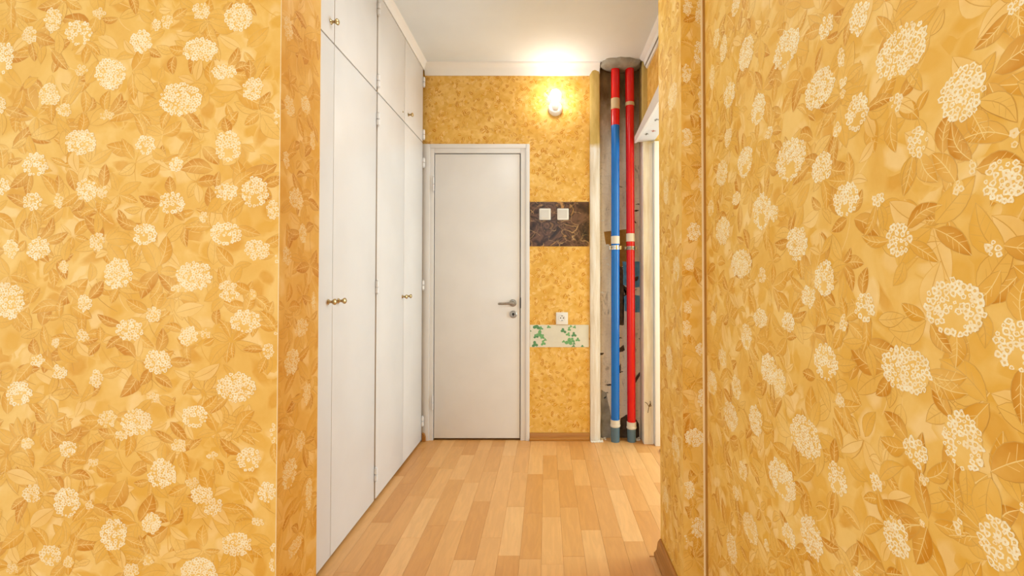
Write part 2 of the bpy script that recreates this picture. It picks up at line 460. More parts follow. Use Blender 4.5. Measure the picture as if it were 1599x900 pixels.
class Print:
    """flat print on one wall face: triangles with colour and cover, kept a hair above the paper"""

    def __init__(self, frame, u0, u1, v0, v1, seed):
        self.frame, self.u0, self.u1, self.v0, self.v1 = frame, u0, u1, v0, v1
        self.V, self.C, self.T, self.items = [], [], [], []
        self.r = random.Random(seed)

    def add(self, pts, cols, tris, h):
        self.items.append((h, [(min(max(u, self.u0), self.u1), min(max(v, self.v0), self.v1)) for u, v in pts], cols, tris))

    def lay(self):
        """stack every printed shape just above whatever it overlaps, so no two lie in one plane"""
        cell = 0.004
        grid = np.zeros((int((self.u1 - self.u0) / cell) + 3, int((self.v1 - self.v0) / cell) + 3), dtype=np.int32)
        for h, pts, cols, tris in sorted(self.items, key=lambda t: t[0]):
            us, vs = [p[0] for p in pts], [p[1] for p in pts]
            i0, i1 = int((min(us) - self.u0) / cell), int((max(us) - self.u0) / cell) + 1
            j0, j1 = int((min(vs) - self.v0) / cell), int((max(vs) - self.v0) / cell) + 1
            L = int(grid[i0:i1, j0:j1].max()) + 1
            grid[i0:i1, j0:j1] = L
            b = len(self.V)
            hh = 3e-5 + L * 5e-6
            self.V += [self.frame(u, v, hh) for u, v in pts]
            self.C.extend((c[0], c[1], c[2], min(1.0, c[3] * self.gain)) for c in cols)
            self.T.extend((a + b, c + b, d + b) for a, c, d in tris)
        self.deepest = int(grid.max())
        self.items = []

    def stroke(self, pts, w, col, a, h):
        P, C, T = [], [], []
        n = len(pts)
        for i, (u, v) in enumerate(pts):
            p, q = pts[max(i - 1, 0)], pts[min(i + 1, n - 1)]
            dx, dy = q[0] - p[0], q[1] - p[1]
            L = math.hypot(dx, dy) or 1
            ww = w * (0.35 + 0.65 * math.sin(PI * (i + 0.6) / (n + 0.4)))
            P += [(u - dy / L * ww / 2, v + dx / L * ww / 2), (u + dy / L * ww / 2, v - dx / L * ww / 2)]
            C += [(col[0], col[1], col[2], a)] * 2
            if i:
                k = 2 * i
                T += [(k - 2, k - 1, k + 1), (k - 2, k + 1, k)]
        self.add(P, C, T, h)

    def leaf(self, u, v, ang, ln, wd, style, h):
        r = self.r
        n = 8
        bend = r.uniform(-0.14, 0.14) * ln
        ca, sa = math.cos(ang), math.sin(ang)

        def W(x, y):
            y += bend * math.sin(PI * max(0, min(1, x / ln)))
            return (u + x * ca - y * sa, v + x * sa + y * ca)
        ts = [i / (n - 1) for i in range(n)]
        hw = [wd / 2 * (math.sin(PI * t ** 0.85) ** 0.85 if 0 < t < 1 else 0) for t in ts]
        mid = [W(t * ln, 0) for t in ts]
        up = [W(t * ln, hw[i]) for i, t in enumerate(ts)]
        dn = [W(t * ln, -hw[i]) for i, t in enumerate(ts)]
        col, a0 = {'dark': (C_DARK, 0.95), 'mid': (C_MID, 0.85), 'soft': (C_SOFT, 0.75), 'ghost': (C_GHOST, 0.45), 'line': (C_SOFT, 0.12)}[style]
        flip = r.random() < 0.5
        fade = r.uniform(0.25, 0.9)
        for side, edge in ((0, up), (1, dn)):
            k = 1.0 if (side == 0) == flip else r.uniform(0.5, 0.85)
            P = mid + edge
            C = [(col[0] * 1.03, col[1] * 1.03, col[2] * 1.05, a0 * k * (fade + (1 - fade) * t) * 0.8) for t in ts] + \
                [(col[0], col[1], col[2], min(1, a0 * k * (fade + (1 - fade) * t) * 1.15)) for t in ts]
            T = []
            for i in range(n - 1):
                T += [(i, i + 1, n + i + 1), (i, n + i + 1, n + i)]
            self.add(P, C, T, h)
        la = {'dark': 0.55, 'mid': 0.45, 'soft': 0.35, 'ghost': 0.4, 'line': 0.6}[style]
        lc = C_LINE if style != 'ghost' else C_MID
        self.stroke(up, 0.0011, lc, la, h + 2e-5)
        self.stroke(dn, 0.0011, lc, la * 0.8, h + 2e-5)
        vc = C_PALE if style in ('dark', 'mid') else C_LINE
        va = 0.55 if style in ('dark', 'mid') else 0.4
        self.stroke(mid, 0.0013, vc, va, h + 3e-5)
        if style != 'ghost' and ln > 0.035:
            for t in (0.28, 0.45, 0.62):
                i = int(t * (n - 1))
                for s in (1, -1):
                    a, b = W(t * ln, 0), W((t + 0.15) * ln, s * hw[i] * 0.8)
                    self.stroke([a, ((a[0] + b[0]) / 2, (a[1] + b[1]) / 2), b], 0.0008, vc, va * 0.7, h + 3e-5)

    def wash(self, u, v, size, h):
        """a loose brush wash without outline"""
        r = self.r
        n, a, b_, t0 = 12, size * r.uniform(0.4, 0.8), size * r.uniform(0.25, 0.45), r.uniform(0, PI)
        col, al = r.choice(((C_SOFT, 0.75), (C_SOFT, 0.6), (C_MID, 0.6), (C_GHOST, 0.6), (C_GHOST, 0.4)))
        P = [(u, v)]
        for ring in (0.6, 1.0):
            for k in range(n):
                t = 2 * PI * k / n
                q = ring * r.uniform(0.8, 1.15)
                x, y = a * q * math.cos(t), b_ * q * math.sin(t)
                P.append((u + x * math.cos(t0) - y * math.sin(t0), v + x * math.sin(t0) + y * math.cos(t0)))
        C = [(col[0], col[1], col[2], al)] * (n + 1) + [(col[0], col[1], col[2], 0.0)] * n
        T = []
        for k in range(n):
            k2 = (k + 1) % n
            T += [(0, 1 + k, 1 + k2), (1 + k, 1 + n + k, 1 + n + k2), (1 + k, 1 + n + k2, 1 + k2)]
        self.add(P, C, T, h)

    def spray(self, u, v, size, h):
        """a node of leaves on a short stalk"""
        r = self.r
        a0 = r.uniform(0, 2 * PI)
        k = r.choice((2, 3, 3, 4, 5))
        if r.random() < 0.6:
            sa = r.uniform(-0.5, 0.5) - PI / 2
            L = size * r.uniform(0.8, 1.6)
            self.stroke([(u + L * t * math.cos(sa + t * 0.4), v + L * t * math.sin(sa + t * 0.4)) for t in (0, 0.25, 0.5, 0.75, 1)], 0.0022, r.choice((C_LINE, C_GHOST, C_MID)), 0.45, h - 3e-5)
        for i in range(k):
            a = a0 + i * 2 * PI / k + r.uniform(-0.5, 0.5)
            ln = size * r.uniform(0.65, 1.25)
            st = r.choices(('dark', 'mid', 'soft', 'ghost', 'line'), (17, 29, 25, 13, 16))[0]
            d = r.uniform(0.0, 0.2) * ln
            self.leaf(u + d * math.cos(a), v + d * math.sin(a), a, ln, ln * r.uniform(0.36, 0.55), st, h + i * 6e-5)

    def floret(self, u, v, r0, a, h):
        r = self.r
        n = 12
        P, C, T = [], [], []
        lobes = r.choice((3, 4, 5))
        hole = r.choice((0.22, 0.34, 0.42, 0.5))
        ph = r.uniform(0, 2 * PI)
        sq = r.uniform(0.75, 1.0)
        ta = r.uniform(0, PI)
        for k in range(n):
            t = 2 * PI * k / n
            lob = 1.0 + r.uniform(0.05, 0.24) * math.cos(lobes * t + ph) + r.uniform(-0.08, 0.08)
            for j, q in enumerate((1.0, hole)):
                x, y = r0 * lob * q * math.cos(t), r0 * lob * q * sq * math.sin(t)
                P.append((u + x * math.cos(ta) - y * math.sin(ta), v + x * math.sin(ta) + y * math.cos(ta)))
                C.append((C_CREAM[0], C_CREAM[1], C_CREAM[2], min(1, (0.25 + 0.75 * a) * r.uniform(0.55, 1.2)) * (1 if j == 0 else 0.85)))
        for k in range(n):
            a0, b0 = 2 * k, 2 * ((k + 1) % n)
            T += [(a0, b0, b0 + 1), (a0, b0 + 1, a0 + 1)]
        self.add(P, C, T, h)
        # darker eye with a pale dot
        P = [(u, v)] + [(u + r0 * hole * math.cos(2 * PI * k / 6), v + r0 * hole * sq * math.sin(2 * PI * k / 6)) for k in range(6)]
        self.add(P, [(C_PALE[0], C_PALE[1], C_PALE[2], a * 0.8)] + [(C_EYE[0], C_EYE[1], C_EYE[2], a * 0.6)] * 6, [(0, 1 + k, 1 + (k + 1) % 6) for k in range(6)], h + 6e-6)

    def bloom(self, u, v, w, hh, a, fr=0.0049):
        r = self.r
        w, hh = w * 1.02, hh * 1.02
        fr = min(fr, max(w, hh) / 5.0)
        # pale bloom wash beneath
        n = 14
        P = [(u, v)] + [(u + w * 0.46 * math.cos(2 * PI * k / n), v + hh * 0.46 * math.sin(2 * PI * k / n)) for k in range(n)]
        self.add(P, [(C_PALE[0], C_PALE[1], C_PALE[2], 0.10 * a)] + [(C_PALE[0], C_PALE[1], C_PALE[2], 0.0)] * n, [(0, 1 + k, 1 + (k + 1) % n) for k in range(n)], 6.2e-4 + r.random() * 1e-4)
        count = int(1.1 * (PI * w * hh / 4) / (PI * fr * fr * 0.85))
        pts = []
        notch = r.random() < 0.55 and w > 0.05
        for tries in range(count * 14):
            if len(pts) >= count:
                break
            x, y = r.uniform(-1, 1), r.uniform(-1, 1)
            d = x * x + y * y
            if d > 1 or (notch and y < -0.15 and abs(x) < 0.38 and d < 0.8):
                continue
            q = (u + x * (w / 2 - fr * 0.6), v + y * (hh / 2 - fr * 0.6))
            if any((q[0] - p[0]) ** 2 + (q[1] - p[1]) ** 2 < (fr * 1.42) ** 2 for p in pts):
                continue
            pts.append(q)
        for i, q in enumerate(pts):
            if not (self.u0 + fr < q[0] < self.u1 - fr and self.v0 + fr < q[1] < self.v1 - fr):
                continue
            self.floret(q[0], q[1], fr * r.choice((0.62, 0.85, 1.0, 1.1, 1.2)), a * r.uniform(0.75, 1.0), 7.6e-4 + (i % 23) * 1.6e-5)

    def fill(self, size, step, blooms, own=0.0):
        r = self.r
        nu, nv = max(1, int((self.u1 - self.u0) / step)), max(1, int((self.v1 - self.v0) / step))
        for i in range(nu + 1):
            for j in range(nv + 1):
                u = self.u0 + (i + r.uniform(0.0, 1.0)) * step - step * .5
                v = self.v0 + (j + r.uniform(0.0, 1.0)) * step - step * .5
                if self.u0 < u < self.u1 and self.v0 < v < self.v1:
                    self.spray(u, v, size * r.uniform(0.75, 1.25), 1.2e-4 + r.random() * 3e-4)
        for k in range(int((self.u1 - self.u0) * (self.v1 - self.v0) * 330)):
            self.wash(r.uniform(self.u0, self.u1), r.uniform(self.v0, self.v1), size, 4e-5 + r.random() * 6e-5)
        for (u, v, w, hh, a) in blooms:
            for k in range(r.choice((1, 2, 3))):
                t = r.uniform(0, 2 * PI)
                self.leaf(u + w * .4 * math.cos(t), v + hh * .4 * math.sin(t), t + r.uniform(-.4, .4), size * r.uniform(.7, 1.1), size * r.uniform(.32, .5), r.choice(('dark', 'mid', 'mid', 'soft')), 4.6e-4 + r.random() * 5e-5)
            self.bloom(u, v, w, hh, a)
        # the same repeat carries on over the rest of the face
        if own:
            placed = [(b[0], b[1], max(b[2], b[3])) for b in blooms]
            want = int((self.u1 - self.u0) * (self.v1 - self.v0) * own)
            for tries in range(want * 6):
                if want <= 0:
                    break
                u, v = r.uniform(self.u0, self.u1), r.uniform(self.v0, self.v1)
                s = r.choice((0.035, 0.05, 0.06, 0.075, 0.085))
                if self.keep_out and self.keep_out[0] < u < self.keep_out[1] and self.keep_out[2] < v < self.keep_out[3]:
                    continue
                if any(math.hypot(u - p[0], v - p[1]) < (s + p[2]) * 0.62 for p in placed):
                    continue
                placed.append((u, v, s))
                self.bloom(u, v, s * r.uniform(0.9, 1.15), s * r.uniform(0.8, 1.0), r.choice((0.6, 0.8, 0.9, 1.0)))
                want -= 1
        return self

    keep_out = None
    gain = 1.0


def papered(name, boxes, prints, mat):
    """one wall: its solid boxes and the print on its faces in one mesh"""
    V, Q = [], []
    for (x0, x1, y0, y1, z0, z1) in boxes:
        b = len(V)
        V += [(x, y, z) for x in (x0, x1) for y in (y0, y1) for z in (z0, z1)]
        for f in ((0, 1, 3, 2), (4, 6, 7, 5), (0, 4, 5, 1), (2, 3, 7, 6), (0, 2, 6, 4), (1, 5, 7, 3)):
            Q.append(tuple(i + b for i in f))
    tris = []
    for q in Q:
        tris += [(q[0], q[1], q[2]), (q[0], q[2], q[3])]
    C = [(0.8, 0.5, 0.15, 0.0)] * len(V)
    for p in prints:
        p.lay()

        b = len(V)
        V += p.V
        C += p.C
        tris += [(a + b, c + b, d + b) for a, c, d in p.T]
    V = np.array(V, dtype=np.float32)
    tris = np.array(tris, dtype=np.int32)
    me = bpy.data.meshes.new(name)
    me.vertices.add(len(V))
    me.vertices.foreach_set('co', V.ravel())
    me.loops.add(tris.size)
    me.loops.foreach_set('vertex_index', tris.ravel())
    me.polygons.add(len(tris))
    me.polygons.foreach_set('loop_start', np.arange(0, tris.size, 3, dtype=np.int32))
    me.update(calc_edges=True)
    me.shade_flat()
    at = me.color_attributes.new('print', 'FLOAT_COLOR', 'POINT')
    at.data.foreach_set('color', np.array(C, dtype=np.float32).ravel())
    return tag(link(name, me, mat), kind='structure')


# ---------------------------------------------------------------- dimensions of the place
CEIL = 2.655
YL, XS = 1.165, -0.683          # left pier: front face and side face
XR = 0.546                      # right wall of the near room
YP, XP, YPE = 1.573, 0.469, 1.886   # pier right of the passage: front, side face, far end
YB = 3.2166                     # back wall
XC = -0.865                     # front of the built-in cupboards

# ---------------------------------------------------------------- floor, ceiling
bm = bmesh.new()
box(bm, -2.6, 3.2, -2.5, 3.6, -0.12, -0.004)
floor = tag(finish('floor', bm, M['plank'], smooth=False), kind='structure')
W = 0.088
plank_mesh = {}


def plank_data(ln):
    key = round(ln, 3)
    if key not in plank_mesh:
        b = bmesh.new()
        w2, l2, e = W / 2 - 0.00025, ln / 2 - 0.00025, 0.0006
        lo = [b.verts.new((sx * w2, sy * l2, -0.004)) for sx, sy in ((-1, -1), (1, -1), (1, 1), (-1, 1))]
        mi = [b.verts.new((sx * w2, sy * l2, -e)) for sx, sy in ((-1, -1), (1, -1), (1, 1), (-1, 1))]
        hi = [b.verts.new((sx * (w2 - e), sy * (l2 - e), 0)) for sx, sy in ((-1, -1), (1, -1), (1, 1), (-1, 1))]
        for A, B in ((lo, mi), (mi, hi)):
            for k in range(4):
                b.faces.new((A[k], A[(k + 1) % 4], B[(k + 1) % 4], B[k]))
        b.faces.new(hi)
        me = bpy.data.meshes.new('plank')
        b.to_mesh(me)
        b.free()
        me.materials.append(M['plank'])
        plank_mesh[key] = me
    return plank_mesh[key]


rp = random.Random(11)
LENS = (0.36, 0.40, 0.44, 0.48)
x = -0.90 + W / 2
while x < 0.98:
    y = 1.05 - rp.uniform(0, 0.4)
    yend = 3.28 if x > 0.30 else YB
    while y < yend - 0.03:
        ln = rp.choice(LENS)
        if y + ln > yend - 0.05:
            ln = yend - y
        inside_pier = x > XP - 0.02 and y < YPE - 0.1
        if not inside_pier or y + ln > YPE:
            o = bpy.data.objects.new('plank', plank_data(ln))
            o.location = (x, y + ln / 2, rp.uniform(0.0, 0.00025))
            o.parent = floor
            COL.objects.link(o)
        y += ln
    x += W

bm = bmesh.new()
box(bm, -2.6, 3.2, -2.5, 3.6, CEIL, CEIL + 0.12)
tag(finish('ceiling', bm, M['ceiling'], smooth=False), kind='structure')

# ---------------------------------------------------------------- papered walls
pl = Print(lambda u, v, h: (u, YL - h, v), -2.4, XS - 0.001, 0.0, CEIL, 1)
pl.keep_out = (-1.42, XS, 0.34, 1.90)
pl.fill(0.062, 0.078, BLOOMS_LEFT, 70)
pls = Print(lambda u, v, h: (XS + h, u, v), YL + 0.001, 1.3666, 0.0, CEIL, 2)
pls.fill(0.062, 0.07, BLOOMS_LEFT_SIDE, 0)
# worn pale edge of the paper along the corner
pl.add([(XS - 0.0025, 0), (XS - 0.0002, 0), (XS - 0.0002, CEIL), (XS - 0.0025, CEIL)], [(C_CREAM[0], C_CREAM[1], C_CREAM[2], 0.8)] * 4, [(0, 1, 2), (0, 2, 3)], 9e-4)
papered('wall_left', [(-2.4, XS, YL, 1.3666, 0.0, CEIL)], [pl, pls], M['paper'])

pr = Print(lambda u, v, h: (XR - h, u, v), -0.6, 1.551, 0.0, CEIL, 3)
pr.keep_out = (0.45, 1.562, 0.0, 2.1)
pr.fill(0.062, 0.078, BLOOMS_RIGHT, 60)
papered('wall_right', [(XR, 0.68, -2.4, 1.551, 0.0, CEIL)], [pr], M['paper'])

pp = Print(lambda u, v, h: (u, YP - h, v), XP + 0.001, XR - 0.002, 0.0, CEIL, 4)
pp.fill(0.058, 0.06, BLOOMS_PIER, 0)
pps = Print(lambda u, v, h: (XP - h, u, v), YP + 0.001, YPE, 0.0, CEIL, 5)
pps.fill(0.062, 0.075, BLOOMS_PIER_SIDE, 0)
papered('wall_pier', [(XP, XR + 0.001, YP, YPE, 0.0, CEIL), (XR + 0.001, 3.0, YP + 0.07, YPE, 0.0, CEIL)], [pp, pps], M['paper'])
# curled paper edge in the inner corner
bm = bmesh.new()
prism(bm, [(XR - 0.008, YP - 0.0005), (XR - 0.002, YP - 0.0005), (XR - 0.0015, YP - 0.004), (XR - 0.004, YP - 0.0045)], 'z', 0.0, CEIL)
tag(finish('trim_1', bm, paint('paper_edge', (250, 214, 152), 0.6)), kind='structure')

pb = Print(lambda u, v, h: (u, YB - h, v), -0.872, 0.307, 0.0, CEIL - 0.05, 6)
pb.gain = 1.5
r6 = pb.r
for k in range(3800):
    u, v = r6.uniform(-0.872, 0.307), r6.uniform(0.02, CEIL - 0.06)
    if u < -0.13 and v < 2.06:
        continue
    st = r6.choices(('dark', 'mid', 'soft', 'ghost', 'line'), (26, 20, 12, 38, 4))[0]
    ln = r6.uniform(0.018, 0.042)
    pb.leaf(u, v, r6.uniform(0, 2 * PI), ln, ln * r6.uniform(0.38, 0.6), st, 1e-4 + r6.random() * 8e-4)
papered('wall_back', [(-1.5, -0.83, YB, 3.40, 0.0, CEIL), (-0.83, -0.16, YB, 3.40, 2.05, CEIL), (-0.16, 0.308, YB, 3.40, 0.0, CEIL), (-0.83, -0.16, 3.33, 3.40, 0.0, 2.05)], [pb], M['paper_small'])

# upper right wall over the doorway, papered down to the casing, and the wall end left of it
pu = Print(lambda u, v, h: (0.70 - h, u, v), YPE, 3.145, 2.1, CEIL, 7)
pu.gain = 1.4
r7 = pu.r
for k in range(420):
    ln = r7.uniform(0.03, 0.055)
    pu.leaf(r7.uniform(YPE, 3.14), r7.uniform(2.1, CEIL), r7.uniform(0, 2 * PI), ln, ln * 0.5, r7.choice(('dark', 'mid', 'soft', 'ghost')), 1e-4 + r7.random() * 6e-4)
papered('wall_over_doorway', [(0.70, 0.82, YPE, 3.30, 2.10, CEIL)], [pu], M['paper_small'])

# ---------------------------------------------------------------- pipe recess
bm = bmesh.new()
# scraped edge of the papered wall: slightly uneven front
n = 40
prof = []
for i in range(n + 1):
    z = (CEIL - 0.02) * i / n
    prof.append(z)
rr = random.Random(3)
cols = []
for z in prof:
    cols.append([bm.verts.new((xx + rr.uniform(-.0012, .0012), yy + rr.uniform(-.0015, .0015), z)) for xx, yy in ((0.3085, 3.24), (0.309, 3.205), (0.326, 3.198), (0.352, 3.197), (0.374, 3.199), (0.379, 3.206), (0.380, 3.295))])
for a, b in zip(cols, cols[1:]):
    for k in range(6):
        bm.faces.new((a[k], a[k + 1], b[k + 1], b[k]))
tag(finish('wall_scraped_edge', bm, M['strip']), kind='structure')
bm = bmesh.new()
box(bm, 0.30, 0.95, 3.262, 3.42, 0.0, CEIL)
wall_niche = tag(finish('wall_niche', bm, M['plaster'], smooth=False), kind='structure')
bm = bmesh.new()
box(bm, 0.668, 0.735, 3.13, 3.29, 0.0, CEIL, 0.004)
box(bm, 0.735, 0.82, 3.16, 3.29, 0.0, CEIL)
tag(finish('wall_jamb', bm, M['strip']), kind='structure')


def patch(name, pts, y, m, parent, seed, t=0.0022, lab=None):
    """irregular scrap lying on the recess wall: outline in (x, z)"""
    b = bmesh.new()
    q = random.Random(seed)
    out = []
    for i in range(len(pts)):
        (ax, az), (bx_, bz) = pts[i], pts[(i + 1) % len(pts)]
        for k in range(4):
            f = k / 4
            j = 0.003
            out.append((ax + (bx_ - ax) * f + q.uniform(-j, j), az + (bz - az) * f + q.uniform(-j, j)))
    A = [b.verts.new((p[0], y - t, p[1])) for p in out]
    B = [b.verts.new((p[0], y + 0.004, p[1])) for p in out]
    for k in range(len(A)):
        b.faces.new((A[k], A[(k + 1) % len(A)], B[(k + 1) % len(A)], B[k]))
    b.faces.new(A)
    bmesh.ops.triangulate(b, faces=b.faces[:])
    o = finish(name, b, m, parent, smooth=False)
    if lab:
        o['label'] = lab
    return o


YN = 3.262
patch('paint_patch', [(0.548, 1.255), (0.695, 1.255), (0.695, 1.075), (0.63, 1.07), (0.552, 1.09)], YN, M['bluepaint'], wall_niche, 1, lab='upper scrap of old blue paint')
patch('paint_patch', [(0.552, 1.005), (0.60, 1.03), (0.695, 1.0), (0.695, 0.89), (0.56, 0.90)], YN, M['bluepaint'], wall_niche, 2, lab='lower scrap of old blue paint')
patch('stain_patch', [(0.415, 1.47), (0.60, 1.49), (0.585, 1.26), (0.52, 1.20), (0.50, 1.36), (0.425, 1.38)], YN, M['ochre'], wall_niche, 3, 0.0012, 'ochre stain behind the pipes')
patch('stain_patch', [(0.518, 1.24), (0.548, 1.2), (0.556, 1.1), (0.545, 0.9), (0.552, 0.8), (0.515, 0.8), (0.522, 1.0)], YN, M['dirt'], wall_niche, 4, 0.0016, 'dark brown streak between the pipes')
patch('stain_patch', [(0.55, 1.085), (0.60, 1.05), (0.66, 1.06), (0.60, 1.035), (0.55, 1.0), (0.575, 1.04)], YN, M['dirt'], wall_niche, 5, 0.003, 'black gash across the blue paint')
patch('stain_patch', [(0.625, 1.14), (0.66, 1.15), (0.655, 1.12), (0.63, 1.115)], YN, M['dirt'], wall_niche, 6, 0.003)
patch('stain_patch', [(0.52, 0.64), (0.555, 0.66), (0.56, 0.62), (0.525, 0.61)], YN, M['dirt'], wall_niche, 7)
patch('stain_patch', [(0.50, 0.48), (0.53, 0.53), (0.535, 0.48), (0.51, 0.44)], YN, M['dirt'], wall_niche, 8)
patch('stain_patch', [(0.392, 0.34), (0.43, 0.32), (0.47, 0.1), (0.46, 0.0), (0.385, 0.0)], YN, M['concrete'], wall_niche, 9, 0.002, 'grey damp mark low in the recess')
patch('stain_patch', [(0.53, 0.14), (0.60, 0.18), (0.66, 0.1), (0.66, 0.0), (0.50, 0.0)], YN, M['dirt'], wall_niche, 10, 0.002, 'dark dirt low behind the red pipe')
patch('stain_patch', [(0.617, 0.40), (0.675, 0.475), (0.685, 0.46), (0.622, 0.375)], YN, M['dirt'], wall_niche, 12, 0.004, 'slanting chase cut in the plaster')
q = random.Random(21)
for k in range(26):
    cx, cz = q.choice((q.uniform(0.39, 0.45), q.uniform(0.62, 0.69), q.uniform(0.51, 0.55))), q.uniform(0.15, 1.95)
    w_, h_ = q.uniform(0.004, 0.028), q.uniform(0.003, 0.010)
    patch('plaster_chip', [(cx - w_, cz), (cx, cz + h_), (cx + w_, cz + q.uniform(-.012, .012)), (cx, cz - h_)], YN, M['dirt'] if q.random() < .6 else M['strip'], wall_niche, 40 + k, 0.002)
# mortar left around the pipes where they pass the ceiling
bm = bmesh.new()
seg, rings = 30, []
q = random.Random(5)
jit = [q.uniform(0.93, 1.07) for k in range(seg)]
for i, (s, d) in enumerate(((1.0, 0.0), (0.985, 0.012), (0.93, 0.026), (0.75, 0.040), (0.4, 0.047), (0.08, 0.048))):
    rings.append([bm.verts.new((0.527 + 0.152 * s * jit[k] * math.cos(2 * PI * k / seg), 3.19 + 0.092 * s * jit[k] * math.sin(2 * PI * k / seg), CEIL - d + q.uniform(-.002, .002))) for k in range(seg)])
for a, b in zip(rings, rings[1:]):
    for k in range(seg):
        bm.faces.new((a[k], a[(k + 1) % seg], b[(k + 1) % seg], b[k]))
bm.faces.new(rings[-1])
tag(finish('trim_2', bm, M['concrete']), kind='structure')

# ---------------------------------------------------------------- doorway casing on the right
bm = bmesh.new()
A = [(0.610, 3.135, 2.071), (0.610, 3.135, 2.112), (0.626, 3.135, 2.112), (0.626, 3.135, 2.071)]
B = [(0.610, 1.89, 2.115), (0.610, 1.89, 2.245), (0.626, 1.89, 2.245), (0.626, 1.89, 2.115)]
va, vb = [bm.verts.new(p) for p in A], [bm.verts.new(p) for p in B]
for k in range(4):
    bm.faces.new((va[k], va[(k + 1) % 4], vb[(k + 1) % 4], vb[k]))
bm.faces.new(va); bm.faces.new(vb)
lintel = tag(finish('trim_3', bm, M['white'], smooth=False), kind='structure')
bm = bmesh.new()
P = [(0.624, 3.135, 2.078), (0.624, 1.89, 2.122), (0.745, 1.89, 2.130), (0.745, 3.135, 2.084)]
lo = [bm.verts.new(p) for p in P]
hi = [bm.verts.new((p[0], p[1], p[2] + 0.025)) for p in P]
for k in range(4):
    bm.faces.new((lo[k], lo[(k + 1) % 4], hi[(k + 1) % 4], hi[k]))
bm.faces.new(lo); bm.faces.new(hi)
soff = finish('soffit', bm, M['print_paper'], lintel, smooth=False)
soff['label'] = 'underside covered in white paper with a sparse floral print'
bm = bmesh.new()
q = random.Random(9)
for k, (fx, fy, mi) in enumerate(((0.25, 2.98, 0), (0.55, 2.93, 1), (0.8, 2.86, 1), (0.35, 2.74, 0), (0.5, 2.62, 0), (0.75, 2.55, 1), (0.2, 2.5, 0), (0.6, 2.4, 1), (0.3, 2.25, 0), (0.7, 2.15, 1))):
    xx = 0.628 + 0.11 * fx
    t = (3.135 - fy) / (3.135 - 1.89)
    z = 2.078 + t * 0.044 + fx * (0.006 + t * 0.002) - 0.0008
    for j in range(4):
        a = 2 * PI * j / 4 + q.uniform(-.4, .4)
        c, s = math.cos(a), math.sin(a)
        L, wv = q.uniform(0.018, 0.028), 0.006
        vs = [bm.verts.new((xx + dx * c - dy * s, fy + dx * s + dy * c, z + 0.0002 * j)) for dx, dy in ((0, 0), (L * .5, wv), (L, 0), (L * .5, -wv))]
        bm.faces.new(vs).material_index = mi
finish('flower_print', bm, [M['greyprint'], M['rose']], soff, smooth=False)['kind'] = 'stuff'
# white door frame on the side-room face of that opening
bm = bmesh.new()
box(bm, 0.738, 0.79, 3.095, 3.145, 0.0, 2.075, 0.004)
box(bm, 0.738, 0.80, 1.95, 3.09, 2.13, 2.19, 0.004)
tag(finish('trim_4', bm, M['cornice']), kind='structure')
bm = bmesh.new()
box(bm, 0.745, 0.765, 1.95, 3.02, 0.0, 0.012, 0.003)
tag(finish('trim_5', bm, M['skirting_y']), kind='structure')
# far wall of the side room
bm = bmesh.new()
box(bm, 3.0, 3.1, 1.886, 3.4, 0.0, CEIL)
box(bm, 0.80, 3.0, 3.40, 3.5, 0.0, CEIL)
tag(finish('wall_side_room', bm, M['roomwall'], smooth=False), kind='structure')

# ---------------------------------------------------------------- cornices
bm = bmesh.new()
prism(bm, [(YB - 0.001, 2.577), (YB - 0.010, 2.577), (YB - 0.013, 2.584), (YB - 0.020, 2.612), (YB - 0.034, 2.634), (YB - 0.052, 2.644), (YB - 0.056, 2.6545), (YB - 0.001, 2.6545)], 'x', -0.862, 0.378)
tag(finish('trim_6', bm, M['cornice']), kind='structure')
bm = bmesh.new()
prism(bm, [(XC - 0.004, 2.6115), (XC + 0.002, 2.6115), (XC + 0.004, 2.622), (XC + 0.022, 2.645), (XC + 0.030, 2.6545), (XC - 0.004, 2.6545)], 'y', 1.40, 3.205)
tag(finish('trim_7', bm, M['cornice']), kind='structure')
bm = bmesh.new()
prism(bm, [(0.700, 2.585), (0.690, 2.585), (0.686, 2.600), (0.678, 2.604), (0.672, 2.632), (0.650, 2.646), (0.645, 2.6545), (0.700, 2.6545)], 'y', YPE + 0.005, 3.12)
cor = tag(finish('trim_8', bm, M['cornice']), kind='structure')
bm = bmesh.new()
tube(bm, [(0.681, 3.115, 2.603), (0.680, 2.6, 2.601), (0.681, 1.9, 2.602)], 0.0035)
finish('cable', bm, M['plastic_grey'], cor)['label'] = 'grey cable tucked under the cornice'

# ---------------------------------------------------------------- skirting boards
bm = bmesh.new()
prism(bm, [(YB - 0.001, 0.001), (YB - 0.024, 0.001), (YB - 0.024, 0.012), (YB - 0.014, 0.020), (YB - 0.012, 0.044), (YB - 0.007, 0.052), (YB - 0.001, 0.052)], 'x', -0.116, 0.302)
tag(finish('baseboard_back', bm, M['skirting']), kind='structure')
bm = bmesh.new()
prism(bm, [(XP - 0.0005, 0.001), (XP - 0.030, 0.001), (XP - 0.031, 0.014), (XP - 0.020, 0.026), (XP - 0.015, 0.058), (XP - 0.006, 0.070), (XP - 0.0005, 0.070)], 'y', YP + 0.004, YPE - 0.012)
tag(finish('baseboard_pier', bm, M['skirting_y']), kind='structure')
bm = bmesh.new()
prism(bm, [(-0.863, 0.001), (-0.840, 0.001), (-0.841, 0.030), (-0.848, 0.052), (-0.863, 0.060)], 'y', 3.178, 3.199)
tag(finish('baseboard_left', bm, M['skirting_y']), kind='structure')

